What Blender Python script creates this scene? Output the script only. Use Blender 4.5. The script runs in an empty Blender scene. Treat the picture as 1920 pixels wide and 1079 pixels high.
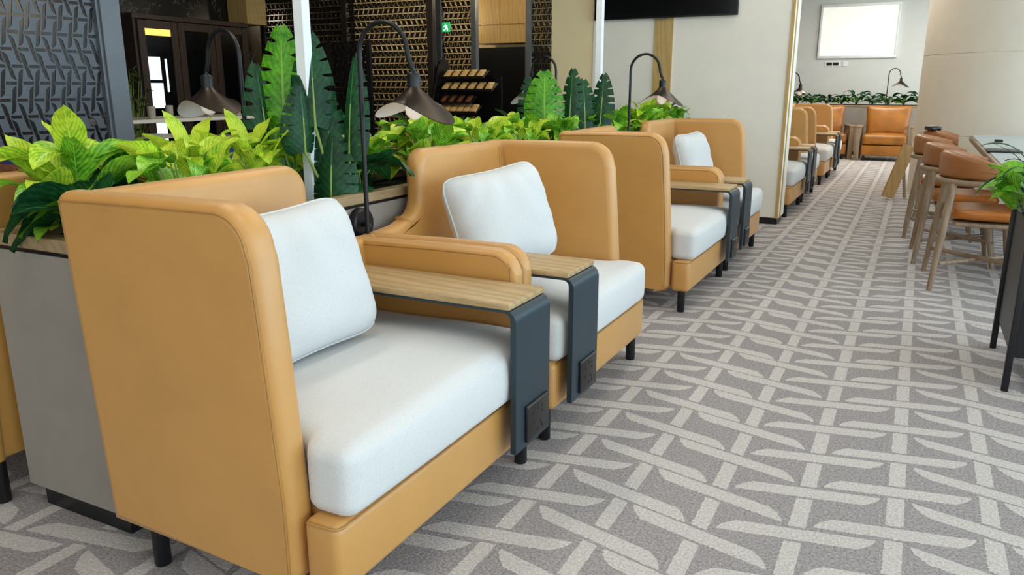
import bpy, bmesh, math, random
from mathutils import Vector, Matrix
R = math.radians
scene = bpy.context.scene
COL = scene.collection
rng = random.Random(7)

# ------------------------------------------------------------------ materials
def lin(c):
    return tuple((v / 255 / 12.92) if v / 255 <= 0.04045 else ((v / 255 + 0.055) / 1.055) ** 2.4 for v in c) + (1.0,)

class G:
    """small node-graph helper"""
    def __init__(s, name):
        s.m = bpy.data.materials.new(name); s.m.use_nodes = True
        s.t = s.m.node_tree; s.b = s.t.nodes['Principled BSDF']; s.out = s.t.nodes['Material Output']
    def n(s, typ, **kw):
        x = s.t.nodes.new(typ)
        for k, v in kw.items(): setattr(x, k, v)
        return x
    def put(s, sock, v):
        if isinstance(v, bpy.types.NodeSocket): s.t.links.new(v, sock)
        else: sock.default_value = v
    def f(s, op, a, b=None, c=None):
        x = s.n('ShaderNodeMath', operation=op)
        for i, v in enumerate((a, b, c)):
            if v is not None: s.put(x.inputs[i], v)
        return x.outputs[0]
    def mix(s, fac, a, b):
        x = s.n('ShaderNodeMix', data_type='RGBA')
        s.put(x.inputs[0], fac); s.put(x.inputs[6], a); s.put(x.inputs[7], b)
        return x.outputs[2]
    def coord(s, kind='Object', scale=(1, 1, 1)):
        c = s.n('ShaderNodeTexCoord'); mp = s.n('ShaderNodeMapping')
        s.t.links.new(c.outputs[kind], mp.inputs[0]); mp.inputs['Scale'].default_value = scale
        return mp.outputs[0]
    def noise(s, vec, scale, detail=3, rough=0.5):
        x = s.n('ShaderNodeTexNoise'); s.put(x.inputs['Vector'], vec)
        x.inputs['Scale'].default_value = scale; x.inputs['Detail'].default_value = detail; x.inputs['Roughness'].default_value = rough
        return x.outputs['Fac']
    def ramp(s, fac, stops):
        x = s.n('ShaderNodeValToRGB'); s.put(x.inputs[0], fac)
        e = x.color_ramp.elements
        while len(e) < len(stops): e.new(0.5)
        for i, (p, c) in enumerate(stops): e[i].position = p; e[i].color = c
        return x.outputs[0]
    def bump(s, h, strength, dist=0.01):
        x = s.n('ShaderNodeBump'); s.put(x.inputs['Height'], h)
        x.inputs['Strength'].default_value = strength; x.inputs['Distance'].default_value = dist
        s.t.links.new(x.outputs[0], s.b.inputs['Normal'])
    def set(s, color=None, rough=None, metal=None, spec=None, **kw):
        if color is not None: s.put(s.b.inputs['Base Color'], color)
        if rough is not None: s.put(s.b.inputs['Roughness'], rough)
        if metal is not None: s.b.inputs['Metallic'].default_value = metal
        if spec is not None: s.b.inputs['Specular IOR Level'].default_value = spec
        for k, v in kw.items(): s.put(s.b.inputs[k], v)
        return s.m

def plain(name, c, rough=0.5, metal=0.0, spec=0.5, var=0.06, vs=6.0):
    g = G(name); v = g.coord()
    a = lin(c); lo = tuple(x * (1 - var) for x in a[:3]) + (1,); hi = tuple(min(1, x * (1 + var)) for x in a[:3]) + (1,)
    return g.set(g.ramp(g.noise(v, vs), [(0.3, lo), (0.7, hi)]), rough, metal, spec)

def leather(name, c, rough=0.42, var=0.1, spec=0.5, sheen=0.0, coat=0.0):
    g = G(name); v = g.coord()
    a = lin(c); lo = tuple(x * (1 - var) for x in a[:3]) + (1,); hi = tuple(min(1, x * (1 + var)) for x in a[:3]) + (1,)
    col = g.ramp(g.noise(v, 4.5, 4, 0.6), [(0.3, lo), (0.7, hi)])
    vor = g.n('ShaderNodeTexVoronoi'); g.put(vor.inputs['Vector'], v); vor.inputs['Scale'].default_value = 420
    h = g.f('ADD', g.f('MULTIPLY', g.noise(v, 9, 3), 3.0), g.f('MULTIPLY', vor.outputs['Distance'], 0.25))
    g.bump(h, 0.18, 0.004)
    return g.set(col, rough, spec=spec, **{'Sheen Weight': sheen, 'Sheen Roughness': 0.4, 'Sheen Tint': (1, .93, .82, 1), 'Coat Weight': coat, 'Coat Roughness': 0.42})

def fabric(name, c, var=0.05):
    g = G(name); v = g.coord()
    a = lin(c); lo = tuple(x * (1 - 2.2 * var) for x in a[:3]) + (1,)
    n1 = g.noise(g.coord('Object', (1, 1, 5)), 130, 2, 0.6); n2 = g.noise(g.coord('Object', (5, 1, 1)), 130, 2, 0.6); n3 = g.noise(g.coord('Object', (1, 5, 1)), 130, 2, 0.6)
    hn = g.f('ADD', g.f('MULTIPLY', g.f('ADD', g.f('ADD', n1, n2), n3), 0.25), g.f('MULTIPLY', g.noise(v, 260, 3, 0.7), 0.4))
    g.bump(hn, 0.45, 0.003)
    return g.set(g.ramp(hn, [(0.42, lo), (0.66, a)]), 0.95, spec=0.15, **{'Sheen Weight': 0.2})

def wood(name, c1, c2, scale=(1.2, 14, 14), rough=0.5, bands=9.0):
    g = G(name); v = g.coord('Object', scale)
    w = g.n('ShaderNodeTexWave', wave_type='BANDS', bands_direction='DIAGONAL'); g.put(w.inputs['Vector'], v)
    w.inputs['Scale'].default_value = 0.8; w.inputs['Distortion'].default_value = bands; w.inputs['Detail'].default_value = 3; w.inputs['Detail Scale'].default_value = 0.6
    nz = g.noise(v, 7, 5, 0.65)
    fine = g.noise(g.coord('Object', tuple(4.2 * x for x in scale)), 5, 3, 0.7)
    fac = g.f('ADD', g.f('ADD', g.f('MULTIPLY', w.outputs['Fac'], 0.13), g.f('MULTIPLY', nz, 0.47)), g.f('MULTIPLY', fine, 0.42))
    g.bump(fac, 0.12, 0.002)
    return g.set(g.ramp(fac, [(0.25, lin(c2)), (0.72, lin(c1))]), rough)

def motif(g, X, Y, p=0.245, q=0.2555, L=0.404, th=0.060, gap=0.012, wl=0.023, cut=0.044):
    """the woven bar-and-rung motif shared by the carpet and the screens: 1 on a bar or rung"""
    x0 = -0.912
    t = g.f('DIVIDE', g.f('SUBTRACT', X, x0), p)
    k0 = g.f('FLOOR', t); res = None
    for d in (0, 1):
        k = g.f('ADD', k0, float(d))
        dx = g.f('SUBTRACT', g.f('SUBTRACT', X, x0), g.f('MULTIPLY', k, p))
        odd = g.f('FLOORED_MODULO', k, 2.0)
        pr = g.f('FLOORED_MODULO', g.f('FLOOR', g.f('DIVIDE', g.f('ADD', k, 1.0), 2.0)), 2.0)
        sg = g.f('SUBTRACT', 1.0, g.f('MULTIPLY', pr, 2.0))
        m = g.f('ADD', -0.0275, g.f('MULTIPLY', sg, 0.2125))
        yy = g.f('SUBTRACT', g.f('ADD', g.f('SUBTRACT', Y, 2.19), g.f('MULTIPLY', odd, q / 2)), g.f('MULTIPLY', m, dx))
        v = g.f('SUBTRACT', yy, g.f('MULTIPLY', g.f('ROUND', g.f('DIVIDE', yy, q)), q))
        av = g.f('ABSOLUTE', v)
        sv = g.f('DIVIDE', g.f('MULTIPLY', sg, v), th)
        e1 = g.f('MULTIPLY', g.f('POWER', g.f('MAXIMUM', g.f('SUBTRACT', 0.5, sv), 0.0), 2.0), cut)
        e2 = g.f('MULTIPLY', g.f('POWER', g.f('MAXIMUM', g.f('ADD', 0.5, sv), 0.0), 2.0), cut)
        bar = g.f('MULTIPLY', g.f('LESS_THAN', av, th / 2), g.f('MULTIPLY', g.f('LESS_THAN', dx, g.f('SUBTRACT', L / 2, e1)),
                  g.f('GREATER_THAN', dx, g.f('ADD', -L / 2, e2))))
        rung = g.f('MULTIPLY', g.f('LESS_THAN', g.f('ABSOLUTE', dx), wl), g.f('GREATER_THAN', av, th / 2 + gap))
        a = g.f('MAXIMUM', bar, rung)
        res = a if res is None else g.f('MAXIMUM', res, a)
    return res

def carpet_mat():
    g = G('woven carpet'); v = g.coord()
    sp = g.n('ShaderNodeSeparateXYZ'); g.t.links.new(v, sp.inputs[0])
    wob = g.f('MULTIPLY', g.f('SUBTRACT', g.noise(v, 60, 2), 0.5), 0.008)
    X = g.f('ADD', sp.outputs[0], wob); Y = g.f('ADD', sp.outputs[1], wob)
    mk = motif(g, X, Y)
    sp0 = g.noise(v, 120, 3, 0.75); sp1 = g.f('MINIMUM', 1.0, g.f('MAXIMUM', 0.0, g.f('ADD', 0.5, g.f('MULTIPLY', g.f('SUBTRACT', sp0, 0.5), 2.2)))); big = g.noise(v, 2.2, 4, 0.6)
    ca = g.mix(sp1, lin((113, 107, 105)), lin((189, 182, 181)))
    cb = g.mix(sp1, lin((170, 162, 157)), lin((226, 219, 213)))
    col = g.mix(mk, ca, cb)
    col = g.mix(g.f('MULTIPLY', big, 0.16), col, lin((126, 112, 104)))
    g.bump(g.f('ADD', sp1, g.f('MULTIPLY', mk, 0.2)), 0.5, 0.004)
    return g.set(col, 1.0, spec=0.05)

def screen_mat(name, c, rough, axis, k=3.1):
    g = G(name); v = g.coord('Object', (k, k, k))
    sp = g.n('ShaderNodeSeparateXYZ'); g.t.links.new(v, sp.inputs[0])
    mk = motif(g, sp.outputs[2], sp.outputs[axis], th=0.062, wl=0.024, cut=0.05)
    g.set(lin(c), rough, 0.5)
    tr = g.n('ShaderNodeBsdfTransparent'); mx = g.n('ShaderNodeMixShader')
    g.put(mx.inputs[0], mk); g.t.links.new(g.b.outputs[0], mx.inputs[1]); g.t.links.new(tr.outputs[0], mx.inputs[2])
    g.t.links.new(mx.outputs[0], g.out.inputs[0])
    return g.m

def leaf_mat(name, dark, light, vein, amount, rough=0.35, stripe=0.11):
    g = G(name)
    uv = g.n('ShaderNodeTexCoord'); sp = g.n('ShaderNodeSeparateXYZ'); g.t.links.new(uv.outputs['UV'], sp.inputs[0])
    u = g.f('ABSOLUTE', g.f('SUBTRACT', sp.outputs[0], 0.5)); vv = sp.outputs[1]
    ob = g.coord()
    nz = g.noise(ob, 45, 4, 0.7); big = g.noise(ob, 7, 2)
    wv = g.f('SINE', g.f('MULTIPLY', g.f('ADD', g.f('SUBTRACT', vv, g.f('MULTIPLY', u, 0.75)), g.f('MULTIPLY', nz, 0.10)), 58.0))
    rib = g.f('LESS_THAN', u, 0.02)
    blot = g.f('ADD', g.f('MULTIPLY', wv, stripe), g.f('ADD', g.f('MULTIPLY', nz, 1.1), g.f('MULTIPLY', g.f('SUBTRACT', big, 0.5), 0.8)))
    fac = g.ramp(blot, [(0.5 - amount * 0.35, lin(dark)), (0.62 + (1 - amount) * 0.35, lin(light))])
    col = g.mix(g.f('MULTIPLY', rib, 0.8), fac, lin(vein))
    g.bump(wv, 0.35 * stripe + .03, 0.003)
    g.set(col, rough, spec=0.35)
    tl = g.n('ShaderNodeBsdfTranslucent'); g.put(tl.inputs[0], col)
    mx = g.n('ShaderNodeMixShader'); mx.inputs[0].default_value = 0.22
    g.t.links.new(g.b.outputs[0], mx.inputs[1]); g.t.links.new(tl.outputs[0], mx.inputs[2]); g.t.links.new(mx.outputs[0], g.out.inputs[0])
    return g.m

def glow(name, c, strength):
    g = G(name); return g.set(lin(c), 0.5, **{'Emission Color': lin(c), 'Emission Strength': strength})

def marble_mat():
    g = G('black marble'); v = g.coord('Object', (1, 1, 1))
    n1 = g.noise(v, 1.6, 6, 0.62)
    vein = g.f('LESS_THAN', g.f('ABSOLUTE', g.f('SUBTRACT', n1, 0.5)), 0.004)
    return g.set(g.mix(g.f('MULTIPLY', vein, 0.35), lin((9, 9, 10)), lin((150, 145, 135))), 0.25)

M = dict(
    tan=leather('tan leather', (196, 141, 67), .5, .05, .8, .12, .35), seam=leather('tan leather welt', (176, 128, 66)),
    cream=fabric('pale woven fabric', (212, 211, 208)), pil=fabric('pale pillow linen', (212, 212, 210)),
    metal=plain('blue black powder coat', (42, 58, 66), 0.42, 0.3), black=plain('matt black metal', (20, 21, 24), 0.4, 0.2),
    blacksoft=plain('black plastic', (14, 14, 16), 0.35), hole=plain('socket black', (3, 3, 4), 0.6),
    rimgrey=plain('socket rim', (120, 122, 126), 0.3, 0.6),
    oak=wood('oak veneer', (200, 170, 122), (134, 104, 66), (1.6, 16, 16)), oakrim=wood('oak rim', (176, 150, 112), (132, 108, 76), (14, 1.2, 14)),
    oaklight=wood('pale oak trim', (205, 172, 108), (166, 132, 76), (14, 14, 1.2)),
    walnut=wood('grey brown ash', (158, 134, 106), (108, 86, 64), (10, 10, 1.3)),
    dwood=wood('dark walnut', (74, 54, 40), (38, 27, 20), (12, 12, 1.2)),
    grey=plain('warm grey laminate', (146, 138, 128), 0.6, 0, 0.3), soil=plain('dark soil', (34, 26, 20), 1.0, var=0.5, vs=60),
    white=plain('white paint', (232, 236, 238), 0.5), cream_wall=plain('cream wall', (238, 232, 218), 0.8, var=0.02),
    tan_wall=plain('buff wall', (242, 222, 174), 0.8, var=0.02), far_wall=plain('pale grey wall', (214, 214, 208), 0.85, var=0.02),
    column=plain('cream column', (228, 220, 204), 0.55, var=0.02), seamline=plain('column joint', (150, 138, 122), 0.8),
    ceil=plain('ceiling', (222, 220, 214), 0.9, var=0.02), dark=plain('dark ceiling', (20, 19, 18), 0.9),
    marble=marble_mat(), tvm=plain('screen black', (4, 4, 5), 0.15), bezel=plain('bezel', (10, 10, 11), 0.4),
    bronze=plain('dark bronze shade', (58, 48, 38), 0.38, 0.75), shadein=plain('white enamel', (240, 238, 230), 0.5),
    bulb=glow('lamp bulb', (240, 234, 222), 0.35),
    amber=leather('amber leather', (156, 98, 30), 0.36, 0.26), rust=leather('rust brown leather', (146, 92, 46), 0.42),
    seatl=leather('glossy brown seat leather', (172, 100, 34), 0.22, 0.2),
    stone=plain('grey table top', (176, 184, 184), 0.35), blue=plain('blue cloth', (36, 62, 150), 0.9),
    poolwood=wood('pool table wood', (168, 108, 62), (112, 66, 36), (12, 1.2, 12)),
    carpet=carpet_mat(), lat_left=screen_mat('slotted grey panel', (92, 96, 100), 0.45, 1, 2.45), lat_back=screen_mat('slotted dark panel', (30, 28, 26), 0.5, 0),
    postgrey=plain('grey steel post', (112, 118, 122), 0.45, 0.3), darkpost=plain('dark steel post', (40, 34, 30), 0.5, 0.3),
    leafy=leaf_mat('variegated leaf', (92, 158, 26), (210, 232, 68), (222, 238, 110), 0.88),
    leafg=leaf_mat('fresh green leaf', (58, 138, 30), (166, 220, 64), (160, 204, 84), 0.5),
    leafd=leaf_mat('deep green leaf', (16, 58, 30), (44, 104, 52), (84, 140, 84), 0.3, 0.4),
    monl=leaf_mat('bright split leaf', (48, 116, 22), (104, 176, 40), (140, 196, 70), 0.55, 0.35, 0.08),
    mond=leaf_mat('dark split leaf', (12, 52, 28), (34, 92, 48), (70, 128, 78), 0.35, 0.42, 0.08),
    shrub=leaf_mat('dim shrub leaf', (44, 58, 24), (96, 108, 48), (90, 104, 50), 0.4),
    stem=plain('green stem', (132, 156, 72), 0.6), bark=plain('brown stem', (70, 56, 40), 0.8),
    frame_white=plain('white frame', (236, 238, 236), 0.4), blank=glow('glowing blank panel', (244, 242, 232), 0.45),
    cream_top=plain('cream top', (236, 224, 204), 0.4), glassy=plain('bottle glass', (180, 170, 150), 0.1),
    packet=plain('tan packet', (240, 190, 128), 0.5, var=0.35, vs=30), packetd=plain('brown packet', (120, 76, 46), 0.5, var=0.35, vs=30),
    win=glow('painted window reflection', (214, 226, 232), 1.5), strip=glow('warm light strip', (255, 190, 90), 1.6),  # first glow stands in for a window reflected in door glass
    exitg=glow('reflected exit green', (40, 170, 100), 0.9), exitw=glow('reflected exit white', (225, 255, 235), 1.3),
    boardwood=wood('tan board', (190, 150, 92), (150, 112, 62), (10, 10, 1.5)),
)

# ------------------------------------------------------------------ geometry helpers
def obj(name, bm, mats, parent=None, smooth=40, loc=None):
    me = bpy.data.meshes.new(name)
    bmesh.ops.recalc_face_normals(bm, faces=bm.faces[:])
    bm.to_mesh(me); bm.free()
    for m in (mats if isinstance(mats, (list, tuple)) else [mats]): me.materials.append(m)
    if smooth:
        me.shade_smooth()
        if smooth < 180: me.set_sharp_from_angle(angle=R(smooth))
        for pl_ in me.polygons:
            if len(pl_.vertices) > 9: pl_.use_smooth = False
    o = bpy.data.objects.new(name, me); COL.objects.link(o)
    if parent: o.parent = parent
    if loc: o.location = loc
    return o

def tag(o, label=None, cat=None, group=None, kind=None):
    if label: o['label'] = label
    if cat: o['category'] = cat
    if group: o['group'] = group
    if kind: o['kind'] = kind
    return o

def thing(name, label, cat, loc=(0, 0, 0), rz=0, group=None):
    o = bpy.data.objects.new(name, None); COL.objects.link(o)
    o.empty_display_size = 0.1; o.location = loc; o.rotation_euler = (0, 0, rz)
    return tag(o, label, cat, group)

def struct(name, bm, mats, parent=None, smooth=30):
    o = obj(name, bm, mats, parent, smooth)
    if not parent: o['kind'] = 'structure'
    return o

def kids(o): return [c for c in bpy.data.objects if c.parent == o]
def dup(src, loc, rz=0, label=None, group=None):
    def cp(o, par):
        c = o.copy(); COL.objects.link(c)
        if par: c.parent = par
        for ch in kids(o): cp(ch, c)
        return c
    r = cp(src, None); r.location = loc; r.rotation_euler = (0, 0, rz)
    if label: r['label'] = label
    if group: r['group'] = group
    return r

def B(): return bmesh.new()
def box(bm, x0, x1, y0, y1, z0, z1, r=0.0, seg=3, mi=0, mat=None):
    ret = bmesh.ops.create_cube(bm, size=1.0); vs = ret['verts']
    for v in vs: v.co = Vector((x0 + (v.co.x + .5) * (x1 - x0), y0 + (v.co.y + .5) * (y1 - y0), z0 + (v.co.z + .5) * (z1 - z0)))
    fs = {f for v in vs for f in v.link_faces}
    if r > 0:
        es = list({e for v in vs for e in v.link_edges})
        rr = bmesh.ops.bevel(bm, geom=es, offset=r, segments=seg, profile=0.5, affect='EDGES')
        fs = {f for v in rr['verts'] for f in v.link_faces} | {f for f in fs if f.is_valid}
        vs = list({v for f in fs for v in f.verts})
    for f in fs: f.material_index = mi
    if mat is not None: bmesh.ops.transform(bm, matrix=mat, verts=list(vs))
    return vs

def arc(cx, cy, r, a0, a1, n=6):
    return [(cx + r * math.cos(R(a0 + (a1 - a0) * i / n)), cy + r * math.sin(R(a0 + (a1 - a0) * i / n))) for i in range(n + 1)]

def offset_poly(P, d):
    n = len(P); out = []
    for i in range(n):
        a, b, c = Vector(P[i - 1]), Vector(P[i]), Vector(P[(i + 1) % n])
        e1 = (b - a); e2 = (c - b)
        e1 = e1.normalized() if e1.length > 1e-9 else e2.normalized(); e2 = e2.normalized() if e2.length > 1e-9 else e1
        n1 = Vector((-e1.y, e1.x)); n2 = Vector((-e2.y, e2.x))
        m = n1 + n2
        m = m.normalized() if m.length > 1e-6 else n1
        k = d / max(0.5, m.dot(n1))
        out.append((b.x + m.x * k, b.y + m.y * k))
    return out

def rprism(bm, P, t0, t1, r, fn, seg=5, mi=0):
    """outline P (counter-clockwise) between depths t0 and t1 with rolled edges of radius r; fn(u, v, t) -> xyz"""
    layers = []
    for i in range(seg + 1):
        a = math.pi / 2 * i / seg; layers.append((r * (1 - math.sin(a)), t0 + r * (1 - math.cos(a))))
    for i in range(seg + 1):
        a = math.pi / 2 * (1 - i / seg); layers.append((r * (1 - math.sin(a)), t1 - r * (1 - math.cos(a))))
    rings = []
    for ins, t in layers:
        Q = offset_poly(P, ins) if ins > 1e-7 else P
        rings.append([bm.verts.new(fn(u, v, t)) for u, v in Q])
    n = len(P); fs = []
    for a, b in zip(rings, rings[1:]):
        for i in range(n): fs.append(bm.faces.new((a[i], a[(i + 1) % n], b[(i + 1) % n], b[i])))
    fs.append(bm.faces.new(rings[0][::-1])); fs.append(bm.faces.new(rings[-1]))
    for f in fs: f.material_index = mi

def tube(bm, pts, rad, n=8, mi=0, cap=True):
    pts = [Vector(p) for p in pts]; rings = []
    rads = rad if isinstance(rad, (list, tuple)) else [rad] * len(pts)
    up = None
    for i, p in enumerate(pts):
        d = (pts[min(i + 1, len(pts) - 1)] - pts[max(i - 1, 0)]).normalized()
        if up is None:
            up = d.orthogonal().normalized()
        else:
            up = (up - d * up.dot(d)); up = up.normalized() if up.length > 1e-6 else d.orthogonal().normalized()
        s = d.cross(up)
        rings.append([bm.verts.new(p + (up * math.cos(2 * math.pi * k / n) + s * math.sin(2 * math.pi * k / n)) * rads[i]) for k in range(n)])
    for a, b in zip(rings, rings[1:]):
        for k in range(n):
            f = bm.faces.new((a[k], a[(k + 1) % n], b[(k + 1) % n], b[k])); f.material_index = mi
    if cap:
        bm.faces.new(rings[0][::-1]).material_index = mi; bm.faces.new(rings[-1]).material_index = mi

def lathe(bm, prof, c=(0, 0, 0), n=24, mi=0):
    rings = []
    for r, z in prof:
        rings.append([bm.verts.new((c[0] + r * math.cos(2 * math.pi * k / n), c[1] + r * math.sin(2 * math.pi * k / n), c[2] + z)) for k in range(n)])
    for a, b in zip(rings, rings[1:]):
        for k in range(n): bm.faces.new((a[k], a[(k + 1) % n], b[(k + 1) % n], b[k])).material_index = mi
    bm.faces.new(rings[0][::-1]).material_index = mi; bm.faces.new(rings[-1]).material_index = mi

def soft_box(bm, lo, hi, r, n=22, crown=0.0, front=0.0, fn=None):
    """a cushion: finely divided rounded box with a crowned top; fn may push points"""
    lo, hi = Vector(lo), Vector(hi); c = (lo + hi) / 2; h = (hi - lo) / 2
    ret = bmesh.ops.create_cube(bm, size=2.0)
    bmesh.ops.subdivide_edges(bm, edges=bm.edges[:], cuts=n, use_grid_fill=True)
    for v in bm.verts:
        q = Vector((v.co.x, v.co.y, v.co.z))
        # concentrate lines near the edges
        q = Vector([math.copysign(abs(t) ** 0.75, t) for t in q])
        p = Vector((q.x * h.x, q.y * h.y, q.z * h.z))
        inner = Vector([max(-(h[i] - r), min(h[i] - r, p[i])) for i in range(3)])
        d = p - inner
        if d.length > 1e-9:
            d = d.normalized() * r
        p = inner + d
        w = (1 - q.x ** 2) * (1 - q.y ** 2)
        if q.z > 0: p.z += crown * w * q.z
        if q.x > 0: p.x += front * (1 - q.y ** 4) * (1 - q.z ** 2) * q.x
        p += c
        if fn: p = fn(p, q)
        v.co = p

def empty_group(): pass

# ------------------------------------------------------------------ armchair with wing, arm table and power socket
# local frame: pair centre line is y = 0, wing at y = -1.08 (k = +1) or +1.08 (k = -1); x as in the first row
def build_chair(k, label, group):
    Y = (lambda y: y * k)
    root = thing('wing_armchair', label, 'armchair', (0, 0, 0), 0, group)
    cx, cy = -1.40, Y(-0.6)
    root.location = (cx, cy, 0)
    off = Vector((-cx, -cy, 0))
    def fin(name, bm, mats, parent=None, sm=40):
        bmesh.ops.translate(bm, verts=bm.verts[:], vec=off)
        return obj(name, bm, mats, parent or root, sm)
    def lean(z): return -0.052 * (z - 0.115) / 0.85
    # wing
    P = [(-1.732, .118), (-1.12, .118)] + arc(-1.147, .154, .036, -90, 0, 5)[1:] + [(-1.112, .32), (-1.133, .628), (-1.152, .86)] \
        + arc(-1.262, .868, .104, 5, 88, 7) + [(-1.5, .971), (-1.745, .967)] + arc(-1.752, .935, .032, 92, 176, 5)
    bm = B(); rprism(bm, P, -1.08, -1.0, 0.030, lambda u, v, t: Vector((u, Y(t), v)), 5)
    wing = fin('wing_panel', bm, M['tan'])
    bm = B()
    Q = offset_poly(P, 0.020)
    i0 = 3
    tube(bm, [(u, Y(-1.0785), v) for u, v in Q[i0:-2]], 0.0035, 6)
    fin('welt', bm, M['seam'], wing)
    # back
    P = [(-1.045, .118), (0.0 - .004, .118), (-.004, .69), (-.03, .692), (-.1, .694)] + [(-.17, .70), (-.215, .712)] + arc(-.235, .80, .078, -72, -176, 6)[0:] \
        + [(-.318, .86)] + arc(-.398, .888, .082, 5, 88, 7) + [(-.7, .968), (-1.045, .964)]
    bm = B(); rprism(bm, P, -1.715, -1.635, 0.030, lambda u, v, t: Vector((t + lean(v), Y(u), v)), 5)
    back = fin('backrest', bm, M['tan'])
    for dy in (-.965, -.985, -.12):
        bm = B(); tube(bm, [(-1.634 + lean(z), Y(dy), z) for z in ((.5, .6, .7, .8, .9, .94) if dy < -.5 else (.5, .58, .66))], 0.0024, 5)
        fin('stitching', bm, M['seam'], back)
    # arm
    P = [(-1.70, .118), (-1.12, .118)] + arc(-1.113, .154, .036, -90, 0, 5)[1:] + [(-1.075, .36), (-1.078, .62)] + arc(-1.165, .612, .088, 5, 88, 7) + [(-1.4, .699), (-1.70, .692)]
    bm = B(); rprism(bm, P, -.074, -.006, 0.026, lambda u, v, t: Vector((u, Y(t), v)), 5)
    arm = fin('armrest', bm, M['tan'])
    bm = B(); Q = offset_poly(P, 0.018)
    for tt in (-.0732, -.0068): tube(bm, [(u, Y(tt), v) for u, v in Q[6:]], 0.003, 6)
    fin('welt', bm, M['seam'], arm)
    # seat base and its front apron in front of the wing
    bm = B()
    box(bm, -1.70, -1.09, *sorted((Y(-1.0), Y(-.07))), .118, .285, 0.012)
    box(bm, -1.10, -1.0, *sorted((Y(-1.062), Y(-.075))), .118, .29, 0.022, 4)
    base = fin('seat_base', bm, M['tan'])
    bm = B(); tube(bm, [(-1.0, Y(y), .283) for y in (-1.04, -.8, -.5, -.1)], 0.003, 6)
    tube(bm, [(-1.085, Y(-1.061), .283), (-1.02, Y(-1.061), .283), (-1.006, Y(-1.055), .283), (-1.0, Y(-1.04), .283)], 0.003, 6)
    fin('piping', bm, M['seam'], base)
    # cushion
    def push(p, q):
        # widens in front of the wing
        f = max(0.0, min(1.0, (p.x + 1.14) / 0.05)); f = f * f * (3 - 2 * f)
        side = max(0.0, -q.y * k)
        y = p.y - k * 0.042 * f * side
        z = p.z + 0.004 * math.sin(9 * p.x + 5 * p.y) * max(0, q.z)
        return Vector((p.x, y, z))
    bm = B(); y0, y1 = sorted((Y(-.992), Y(-.085)))
    soft_box(bm, (-1.66, y0, .287), (-.985, y1, .458), 0.036, 26, 0.034, 0.014, push)
    fin('seat_cushion', bm, M['cream'], None, 180)
    # legs
    for lx, ly in ((-1.045, -1.03), (-1.045, -.10), (-1.62, -1.03), (-1.62, -.10)):
        bm = B(); lathe(bm, [(.018, 0), (.021, .004), (.021, .125), (.018, .128)], (lx, Y(ly), 0), 18)
        fin('leg', bm, M['black'])
    # arm table: timber top, folded steel bracket, socket
    ya, yb = sorted((Y(-.335), Y(-.098)))
    bm = B(); box(bm, -1.69, -.965, ya, yb, .590, .610, 0.004, 2)
    fin('table_top', bm, M['oak'])
    pr = [(-1.69, .590), (-1.69, .582)] + [(-.99, .582)] + arc(-.985, .560, .022, 90, 4, 6)[1:] + [(-.963, .150), (-.945, .150)] + arc(-.985, .552, .040, 0, 88, 6) + [(-.99, .590)]
    bm = B()
    ra = [bm.verts.new((u, ya + .003, v)) for u, v in pr]; rb = [bm.verts.new((u, yb - .003, v)) for u, v in pr]
    for i in range(len(pr)): bm.faces.new((ra[i], ra[(i + 1) % len(pr)], rb[(i + 1) % len(pr)], rb[i]))
    bm.faces.new(ra[::-1]); bm.faces.new(rb)
    br = fin('table_bracket', bm, M['metal'])
    bm = B(); s0, s1 = (ya + .062, yb - .026)
    box(bm, -.946, -.936, s0, s1, .166, .282, 0.003, 2, 0)
    box(bm, -.9362, -.9352, s0 + .004, s1 - .004, .2775, .2800, 0, 1, 1)  # lighter rim strip along the top of the plate
    m = (s0 + s1) / 2
    for dy, z, a, b in ((-.03, .248, .005, .007), (.0, .258, .003, .008), (.028, .236, .006, .004), (.028, .252, .006, .004), (-.03, .215, .006, .004), (.02, .205, .004, .006), (0, .185, .007, .004), (.03, .186, .004, .006)):
        box(bm, -.9368, -.9354, m + dy - a, m + dy + a, z - b, z + b, 0, 1, 2)
    fin('socket_plate', bm, [M['blacksoft'], M['rimgrey'], M['hole']], br)
    return root

# ------------------------------------------------------------------ pillow
def pillow_bm(w=.48, h=.40, T=.15, seed=0):
    bm = B(); n = 26; rr = random.Random(seed)
    ph = rr.uniform(0, 6)
    top = {}; bot = {}
    for i in range(n + 1):
        for j in range(n + 1):
            u = -1 + 2 * i / n; v = -1 + 2 * j / n
            px = math.copysign(abs(u) ** .85, u); py = math.copysign(abs(v) ** .85, v)
            e = max(0.0, (1 - abs(px) ** 3.2)) * max(0.0, (1 - abs(py) ** 3.2))
            t = T / 2 * e ** 0.55
            ww = w / 2 * (1 - 0.05 * (1 - py * py)); hh = h / 2 * (1 - 0.07 * (1 - px * px))
            wr = 0.006 * math.sin(14 * px * py + ph + 5 * px) * e
            x, y = px * ww * (1 - .10 * abs(py) ** 7), py * hh * (1 - .10 * abs(px) ** 7)
            wr += 0.010 * math.sin(7 * px + ph) * max(0, abs(py) - .35) * e
            top[i, j] = bm.verts.new((x, y, t + wr))
            bot[i, j] = top[i, j] if i in (0, n) or j in (0, n) else bm.verts.new((x, y, -t + wr))
    for i in range(n):
        for j in range(n):
            bm.faces.new((top[i, j], top[i + 1, j], top[i + 1, j + 1], top[i, j + 1]))
            bm.faces.new((bot[i, j], bot[i, j + 1], bot[i + 1, j + 1], bot[i + 1, j]))
    loop = [top[i, 0].co.copy() for i in range(n)] + [top[n, j].co.copy() for j in range(n)] + [top[i, n].co.copy() for i in range(n, 0, -1)] + [top[0, j].co.copy() for j in range(n, -1, -1)]
    return bm, loop

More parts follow.
